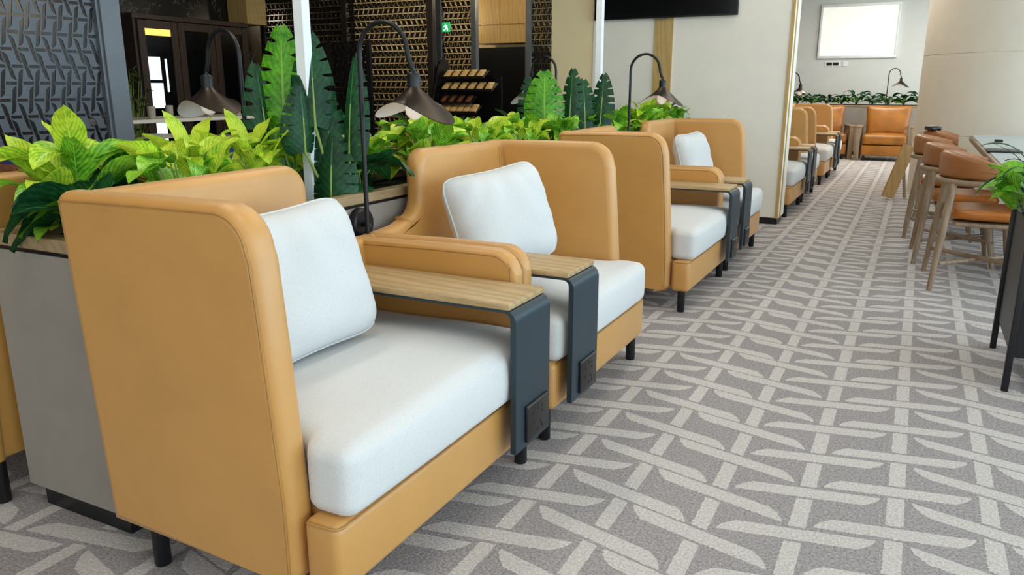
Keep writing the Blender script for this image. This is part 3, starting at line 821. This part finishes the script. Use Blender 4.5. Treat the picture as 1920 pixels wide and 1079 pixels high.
# ================================================================== FAR LOUNGE
def build_lounge(label, group):
    root = thing('lounge_chair', label, 'armchair', (0, 0, 0), 0, group)   # faces -y
    bm = B(); soft_box(bm, (-.345, -.37, .27), (.345, .25, .435), .05, 14, .02); obj('seat_cushion', bm, M['amber'], root, 180)
    bm = B(); box(bm, -.345, .345, -.355, .30, .085, .262, .02, 3); obj('base', bm, M['amber'], root)
    bm = B(); soft_box(bm, (-.34, -.09, .42), (.34, .09, .90), .06, 16, 0, 0, lambda p, q: Vector((p.x * (1 + .05 * q.z), p.y - .03 * (1 - q.x ** 2) * (1 - q.z ** 2) + .22 + .22 * (p.z - .42), p.z - .03 * abs(q.x) ** 3 * max(0, -q.z) + .015 * abs(q.x) ** 3 * max(0, q.z))))
    obj('back_cushion', bm, M['amber'], root, 180)
    for s in (-1, 1):
        a = obj('arm_frame', (lambda b: (box(b, *sorted((s * .365, s * .465)), -.36, .34, .545, .575, .006, 2), box(b, *sorted((s * .375, s * .455)), -.36, -.16, 0, .545, .006, 2), box(b, *sorted((s * .375, s * .455)), .2, .33, 0, .545, .006, 2)) and b)(B()), M['walnut'], root)
    bm = B(); box(bm, -.36, .36, .18, .26, .05, .5, .01, 2); obj('back_rail', bm, M['walnut'], root)
    for x in (-.3, .3):
        bm = B(); box(bm, x - .02, x + .02, -.3, -.26, 0, .09); obj('foot', bm, M['black'], root)
    return root
lc = build_lounge('amber leather lounge chair with wooden arms in front of the far planter', 'amber lounge chairs'); lc.location = (-.48, 14.95, 0)
dup(lc, (-1.48, 14.98, 0), R(12), 'amber lounge chair half hidden behind the farthest tan armchairs', 'amber lounge chairs')
# far planter
t = thing('planter_box', 'grey planter box against the far wall behind the amber chairs', 'planter', (-.6, 16.0, 0))
bm = B(); box(bm, -2.2, 2.2, -.22, .22, .06, .86, .004, 1); obj('body', bm, M['grey'], t)
bm = B(); box(bm, -2.2, 2.2, -.225, .225, .862, .895, .004, 1); obj('rim', bm, M['oakrim'], t)
bm = B(); box(bm, -2.15, 2.15, -.18, .18, 0, .06); obj('plinth', bm, M['blacksoft'], t)
bm = B(); box(bm, -2.15, 2.15, -.18, .18, .8, .905); obj('soil', bm, M['soil'], t)
fp = make_plant('foliage_plant', [M['leafd'], M['leafg'], M['leafd']], 41, 24, (.13, .22), (.05, .09), (.03, .16), .13, 'bushy dark green plant in the far planter under the framed board', 'plant', 'plants in the far planter')
fp.location = (-2.1, 16.0, .9)
for i in range(1, 10): dup(fp, (-2.1 + i * .26, 16.0 + pr.uniform(-.05, .05), .9), i * 1.7).scale = (1, 1, pr.uniform(.8, 1.2))
lf = dup(l1, (-.62, 15.775, .12), -R(20), 'slender dark gooseneck lamp on the far planter above the amber chair', GL)
dup(l1, (-1.793, 11.66, 0), 0, 'dark gooseneck lamp half hidden by the partition edge', GL)
# rear planter behind the far chairs
t = thing('planter_box', 'grey planter behind the armchairs past the partition', 'planter', (XM, 10.4, 0))
bm = B(); box(bm, -.22, .222, -2.7, 2.7, .06, .787, .004, 1); obj('body', bm, M['grey'], t)
bm = B(); box(bm, -.224, .226, -2.7, 2.7, .789, .822, .003, 1); obj('rim', bm, M['oakrim'], t)
bm = B(); box(bm, -.18, .18, -2.68, 2.68, 0, .06); obj('plinth', bm, M['blacksoft'], t)
for i in range(3): dup(kinds['g1'][0], (XM + .05, 11.7 + i * .5, .823), i * 2.1, 'green plant behind the farthest tan armchairs', 'plants past the partition')

# leaning board on the aisle
t = thing('floor_sign', 'tan wooden board sign leaning in the aisle beyond the curved chairs', 'sign', (-.18, 9.55, 0))
mt = Matrix.Rotation(R(14), 4, 'Y') @ Matrix.Rotation(R(-12), 4, 'X')
bm = B(); box(bm, -.11, .02, -.016, .016, .012, .60, .004, 1, 0, Matrix.Rotation(R(18), 4, 'Z') @ Matrix.Rotation(R(16), 4, 'Y')); obj('board', bm, M['boardwood'], t)
bm = B(); box(bm, .04, .07, .0, .02, .0, .46, .003, 1, 0, Matrix.Rotation(R(18), 4, 'Z') @ Matrix.Translation((.12, .10, 0)) @ Matrix.Rotation(R(-8), 4, 'Y')); obj('prop_leg', bm, M['walnut'], t)

# ================================================================== LOUNGE BAR ON THE LEFT
# slotted screen on the left with its steel post
t = thing('slotted_screen', 'grey metal screen with slotted weave pattern at the upper left', 'screen', (-4.9, 2.3, 0))
bm = B(); box(bm, -.004, .004, -1.3, 1.235, .05, 2.75); obj('panel', bm, M['lat_left'], t, 0)
bm = B(); box(bm, -.03, .03, 1.235, 1.255, 0, 2.75); box(bm, -.05, .05, 1.255, 1.40, 0, 2.75, .004, 1); obj('post', bm, M['postgrey'], t)
# pool table
t = thing('pool_table', 'pool table with blue cloth and brown rails behind the leafy planter', 'table', (-4.0, 3.6, 0))
bm = B(); box(bm, -.52, .52, -1.05, 1.05, .70, .765); obj('bed', bm, M['blue'], t, 30)
bm = B()
for a in ((-.64, -.52, -1.16, 1.16), (.52, .64, -1.16, 1.16), (-.52, .52, -1.16, -1.05), (-.52, .52, 1.05, 1.16)): box(bm, a[0], a[1], a[2], a[3], .60, .80, .01, 2)
rail = obj('rail', bm, M['poolwood'], t)
bm = B()
for a in ((-.53, -.47, -1.0, 1.0), (.47, .53, -1.0, 1.0), (-.47, .47, -1.06, -1.0), (-.47, .47, 1.0, 1.06)): box(bm, a[0], a[1], a[2], a[3], .765, .806, .006, 1)
obj('cushion', bm, M['blue'], t)
for x in (-.5, .5):
    for y in (-.95, .95):
        bm = B(); box(bm, x - .07, x + .07, y - .07, y + .07, 0, .62, .01, 2); obj('leg', bm, M['poolwood'], t)
# bar table and cocktail tables
t = thing('bar_table', 'high bar table with thin white top and black legs in the dark lounge', 'table', (-5.75, 4.9, 0))
bm = B(); box(bm, -.28, .28, -.95, .85, .925, .955, .004, 1); obj('top', bm, M['cream_top'], t)
for y in (-.7, 0, .65):
    bm = B(); lathe(bm, [(.16, 0), (.16, .012), (.022, .02), (.022, .925)], (0, y, 0), 16); obj('leg', bm, M['black'], t)
g0 = None
for i, (x, y) in enumerate(((-5.6, 4.45), (-5.75, 4.75), (-5.6, 5.05), (-5.8, 5.2), (-5.65, 5.42), (-5.8, 5.5))):
    bm = B(); lathe(bm, [(.028, 0), (.03, .004), (.034, .10), (.031, .10), (.027, .008)], (0, 0, 0), 14)
    tag(obj('glass_tumbler', bm, M['glassy'], None, 60, (x, y, .955)), 'glass tumbler standing on the white bar table', 'glass', 'tumblers on the bar table')
for (x, y, lab) in ((-7.35, 5.8, 'round cream cocktail table low behind the dim shrub'), (-6.45, 6.05, 'round cream cocktail table under the bar table, right of the sprouting leaf'), (-5.6, 6.9, 'round cream cocktail table behind the tall split-leaf plants')):
    t = thing('cocktail_table', lab, 'table', (x, y, 0), 0, 'round cocktail tables')
    bm = B(); lathe(bm, [(.27, .68), (.28, .685), (.28, .705), (.27, .71)], (0, 0, 0), 32); obj('top', bm, M['cream_top'], t)
    bm = B(); lathe(bm, [(.2, 0), (.2, .012), (.025, .02), (.025, .68)], (0, 0, 0), 20); obj('pedestal', bm, M['black'], t)
# dim shrub
sh = make_plant('potted_shrub', [M['shrub']], 51, 110, (.07, .12), (.035, .06), (.45, 1.15), .24, 'dim leafy shrub standing right of the slotted screen post', 'plant', None, (0, 0), (-.2, 1.0), (.4, 1.4))
sh.location = (-6.63, 5.0, .22)
bm = B(); lathe(bm, [(.13, -.22), (.16, -.2), (.18, .1), (.165, .1), (.15, .06)], (0, 0, 0), 20); obj('pot', bm, M['black'], sh)
# drinks cabinet
t = thing('drinks_cabinet', 'dark wooden cabinet with tall glazed doors on the black marble wall', 'cabinet', (-8.99, 7.6, 0))
bm = B(); box(bm, .0, .30, -.82, 1.05, 0, .04); box(bm, 0, .02, -.82, 1.05, 0, 2.03); box(bm, 0, .3, -.82, -.78, .04, 2.03); box(bm, 0, .3, 1.01, 1.05, .04, 2.03); box(bm, 0, .32, -.84, 1.07, 2.03, 2.09, .004, 1)
obj('carcass', bm, M['dwood'], t)
for i in range(3):
    y0_ = -.78 + i * .6; y1_ = y0_ + .59
    bm = B()
    for a in ((y0_, y0_ + .10, .05, 2.02), (y1_ - .10, y1_, .05, 2.02), (y0_ + .10, y1_ - .10, 1.92, 2.02), (y0_ + .10, y1_ - .10, .05, .2)): box(bm, .30, .335, a[0], a[1], a[2], a[3], .004, 1)
    d = obj('door', bm, M['dwood'], t)
    if i == 0:
        bm = B(); box(bm, .305, .312, y0_ + .10, y1_ - .10, .2, 1.92); obj('pane', bm, M['tvm'], d)
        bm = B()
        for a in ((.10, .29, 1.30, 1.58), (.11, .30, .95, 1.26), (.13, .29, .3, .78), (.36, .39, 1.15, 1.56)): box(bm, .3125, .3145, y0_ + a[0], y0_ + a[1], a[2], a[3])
        obj('window_reflection_glow', bm, M['win'], d)  # window reflection painted onto the pane as glowing patches
        bm = B(); box(bm, .3125, .3145, y0_ + .10, y1_ - .10, 1.84, 1.92); obj('light_strip', bm, M['strip'], d)
    else:
        bm = B(); box(bm, .305, .312, y0_ + .10, y1_ - .10, .2, 1.92); obj('pane', bm, M['tvm'], d)
t = tag(obj('wall_cabinet', (lambda b: (box(b, -8.99, -8.62, 8.60, 8.98, 2.08, 2.74, .004, 1)) and b)(B()), M['oaklight']), 'pale oak cupboard end hanging high on the dark wall', 'cabinet')

# slotted screens at the back
def back_screen(x0, x1, y, z0, z1, lab):
    t = thing('slotted_screen', lab, 'screen', ((x0 + x1) / 2, y, 0), 0, 'slotted screens at the back')
    w = (x1 - x0) / 2
    bm = B(); box(bm, -w + .03, w - .03, -.012, .012, z0, z1); obj('panel', bm, M['lat_back'], t, 0)
    for s in (-1, 1):
        bm = B(); box(bm, s * w - .045, s * w + .045, -.04, .04, 0, 2.75, .004, 1); obj('post', bm, M['darkpost'] if x0 < -6.5 or y < 9.5 else M['postgrey'], t)
    return t
back_screen(-8.82, -7.3, 9.12, .05, 2.75, 'dark slotted screen with warm light behind, left of the white post')
back_screen(-7.2, -5.80, 9.0, .05, 2.75, 'wide dark slotted screen with warm light behind the first lamp')
back_screen(-6.30, -5.72, 10.0, .05, 2.75, 'narrow slotted screen carrying the green reflected exit sign')
back_screen(-4.86, -4.40, 10.0, .05, 2.75, 'narrow slotted screen left of the buff wall')
t = thing('folded_screen', 'black woven room divider standing behind the split-leaf plants', 'screen', (-7.0, 8.4, 0))
bm = B(); box(bm, -.62, .62, -.012, .012, .05, 1.78); obj('panel', bm, M['lat_back'], t, 0)
bm = B()
for x in (-.63, .0, .63): box(bm, x - .03, x + .03, -.02, .02, 0, 1.8)
obj('frame', bm, M['blacksoft'], t)
t = thing('wall_cabinet', 'pale oak cupboards above the black recess, left of the buff wall', 'cabinet', (-5.75, 11.1, 0))
bm = B(); box(bm, -.52, .52, -.16, .2, 1.86, 2.74); obj('carcass', bm, M['oaklight'], t)
for x0_, x1_, z0_, z1_ in ((-.52, -.06, 1.86, 2.12), (-.05, .52, 1.86, 2.12), (-.52, -.06, 2.13, 2.74), (-.05, .52, 2.13, 2.74)):
    bm = B(); box(bm, x0_, x1_, -.18, -.161, z0_, z1_, .003, 1); obj('door', bm, M['oaklight'], t)
bm = B(); box(bm, -6.27, -5.20, 10.95, 11.4, 0, 1.80, .004, 1); tag(obj('tall_counter', bm, M['blacksoft']), 'black counter block beneath the pale oak cupboards', 'counter')
# exit sign reflected in glass, modelled as a glowing case
t = thing('exit_sign_reflection', 'small green reflected exit sign with white running figure, modelled on the narrow screen', 'sign', (-6.16, 9.96, 2.04))
bm = B(); box(bm, -.065, .065, -.02, .0, -.065, .065, .004, 1); obj('reflected_sign_case', bm, M['exitg'], t)
bm = B()
for p0, p1, r_ in (((-.005, .04), (-.005, .041), .013), ((-.005, .025), (.005, -.01), .012), ((.005, -.01), (.03, -.025), .008), ((.03, -.025), (.028, -.052), .007), ((.003, -.01), (-.012, -.035), .008), ((-.012, -.035), (-.036, -.040), .007), ((-.004, .02), (.026, .012), .006), ((-.006, .02), (-.03, .006), .006)):
    tube(bm, [(p0[0], -.022, p0[1]), (p1[0] + 1e-4, -.022, p1[1])], r_, 8)
obj('running_figure', bm, M['exitw'], t)

# packet rack
rk = thing('display_rack', 'black stepped display rack with sloping shelves of packets', 'rack', (-5.3, 9.0, 0))
bm = B(); rprism(bm, [(-.36, 0), (.30, 0), (.30, .6), (-.02, 1.50)] + arc(-.16, 1.44, .14, 30, 150, 6) + [(-.36, 1.3)], -.44, -.41, .004, lambda u, v, t: Vector((t, -u, v)), 2); obj('side_panel', bm, M['blacksoft'], rk)
bm = B(); box(bm, -.41, .40, .25, .28, 0, 1.35); obj('back_panel', bm, M['blacksoft'], rk, 30)
pk = None
shelf_rows = ((1.40, 5, .62), (1.24, 6, .78), (1.08, 4, .5), (.96, 6, .6), (.82, 4, .6), (.70, 6, .78))
npk = 0
for ri, (z, n, w) in enumerate(shelf_rows):
    tilt = R(28); yb = .20 - .06 * ri
    mt = Matrix.Translation((0, yb - .05, z)) @ Matrix.Rotation(tilt, 4, 'X')
    bm = B(); box(bm, -.40, -.40 + w + .04, -.15, .05, -.014, -.004, 0, 1, 0, mt); box(bm, -.40, -.40 + w + .04, -.16, -.15, -.014, .02, 0, 1, 0, mt); obj('shelf', bm, M['blacksoft'], rk, 30)
    for i in range(n):
        x = -.37 + (i + .5) * w / n
        loc = Vector((-5.3, 9.0, 0)) + (mt @ Vector((x, -.05, -.0035)))
        if pk is None:
            bm = B(); box(bm, -.042, .042, -.085, .085, 0, .026, .006, 2)
            pk = [obj('snack_packet', bm, M['packet'])]
            bm = B(); box(bm, -.03, .03, -.085, .085, 0, .022, .006, 2)
            pk.append(obj('snack_packet', bm, M['packetd']))
            q = pk[0]; pk_used = [True, False]
        else:
            j = 1 if ri in (2, 4) else 0
            if j == 1 and not pk_used[1]: q = pk[1]; pk_used[1] = True
            else: q = pk[j].copy(); COL.objects.link(q)
        q.location = loc; q.rotation_euler = (tilt, 0, R(8))
        rowname = ('top', 'second', 'third', 'fourth', 'fifth', 'lowest')[ri]
        tag(q, f'tan packet on the {rowname} shelf of the black rack', 'packet', f'packets on the {rowname} rack shelf')

# ================================================================== LIGHT
w = bpy.data.worlds.new('daylight'); scene.world = w; w.use_nodes = True
bg = w.node_tree.nodes['Background']; bg.inputs[0].default_value = (0.62, 0.83, 1.0, 1); bg.inputs[1].default_value = 1.0

def area(name, loc, size, power, col=(1, 1, 1), rot=(0, 0, 0)):
    l = bpy.data.lights.new(name, 'AREA'); l.shape = 'RECTANGLE'; l.size, l.size_y = size; l.energy = power; l.color = col
    o = bpy.data.objects.new(name, l); COL.objects.link(o); o.location = loc; o.rotation_euler = rot
    return o
warm = (1.0, 0.93, 0.82)
for i, y in enumerate((0.3, 3.6, 7.0, 10.5, 14.0)):
    area('ceiling_light', (-.75, y, 3.08), (.5, 1.6), 15 if y < 10 else 30 if y < 13 else 75, warm)
    area('ceiling_light', (1.7, y, 3.08), (.5, 1.6), 11 if y < 10 else 26 if y < 13 else 60, warm)
for y in (1.6, 4.4): area('ceiling_light', (-2.35, y, 3.08), (.25, 1.6), 20, warm)
# the unseen window front along the right-hand side
area('offscreen_light', (4.5, 6.0, 1.6), (2.7, 20), 640, (0.66, 0.86, 1.0), (0, R(90), 0))
area('offscreen_light', (-0.8, -3.6, 1.6), (6, 2.4), 72, (0.92, 0.96, 1.0), (R(90), 0, 0))  # added fill from behind the viewer, brightens the near wing faces
def point(name, loc, power, col, r=.12):
    l = bpy.data.lights.new(name, 'POINT'); l.energy = power; l.color = col; l.shadow_soft_size = r
    o = bpy.data.objects.new(name, l); COL.objects.link(o); o.location = loc
for x in (-8.2, -6.6): point('unseen_lounge_light', (x, 10.4, 2.3), 17, (1, .82, .58))
point('unseen_lounge_light', (-5.4, 9.9, 2.5), 14, (1, .8, .5))
point('unseen_lounge_light', (-5.2, 7.9, 2.4), 26, (1, .85, .6))  # added light with no visible fixture, brightens the packet rack
point('unseen_lounge_light', (-7.4, 6.6, 2.5), 10, (1, .8, .55))

# ================================================================== CAMERA
f = 1456.0
cam = bpy.data.cameras.new('camera'); cam.sensor_fit = 'HORIZONTAL'; cam.sensor_width = 36.0; cam.lens = 36.0 * f / 1920.0
cam.clip_start = .05; cam.clip_end = 200
co = bpy.data.objects.new('camera', cam); COL.objects.link(co)
p = math.atan(374.5 / f); yaw = math.atan(771 / math.hypot(f, 374.5))
co.location = (0, 0, 1.2); co.rotation_euler = (math.pi / 2 - p, 0, yaw)
scene.camera = co
vs = scene.view_settings
vs.view_transform = 'Standard'; vs.look = 'None'; vs.exposure = 0.0; vs.gamma = 1.0; vs.use_curve_mapping = False
scene.cycles.use_denoising = True
scene.cycles.max_bounces = 7; scene.cycles.transparent_max_bounces = 12
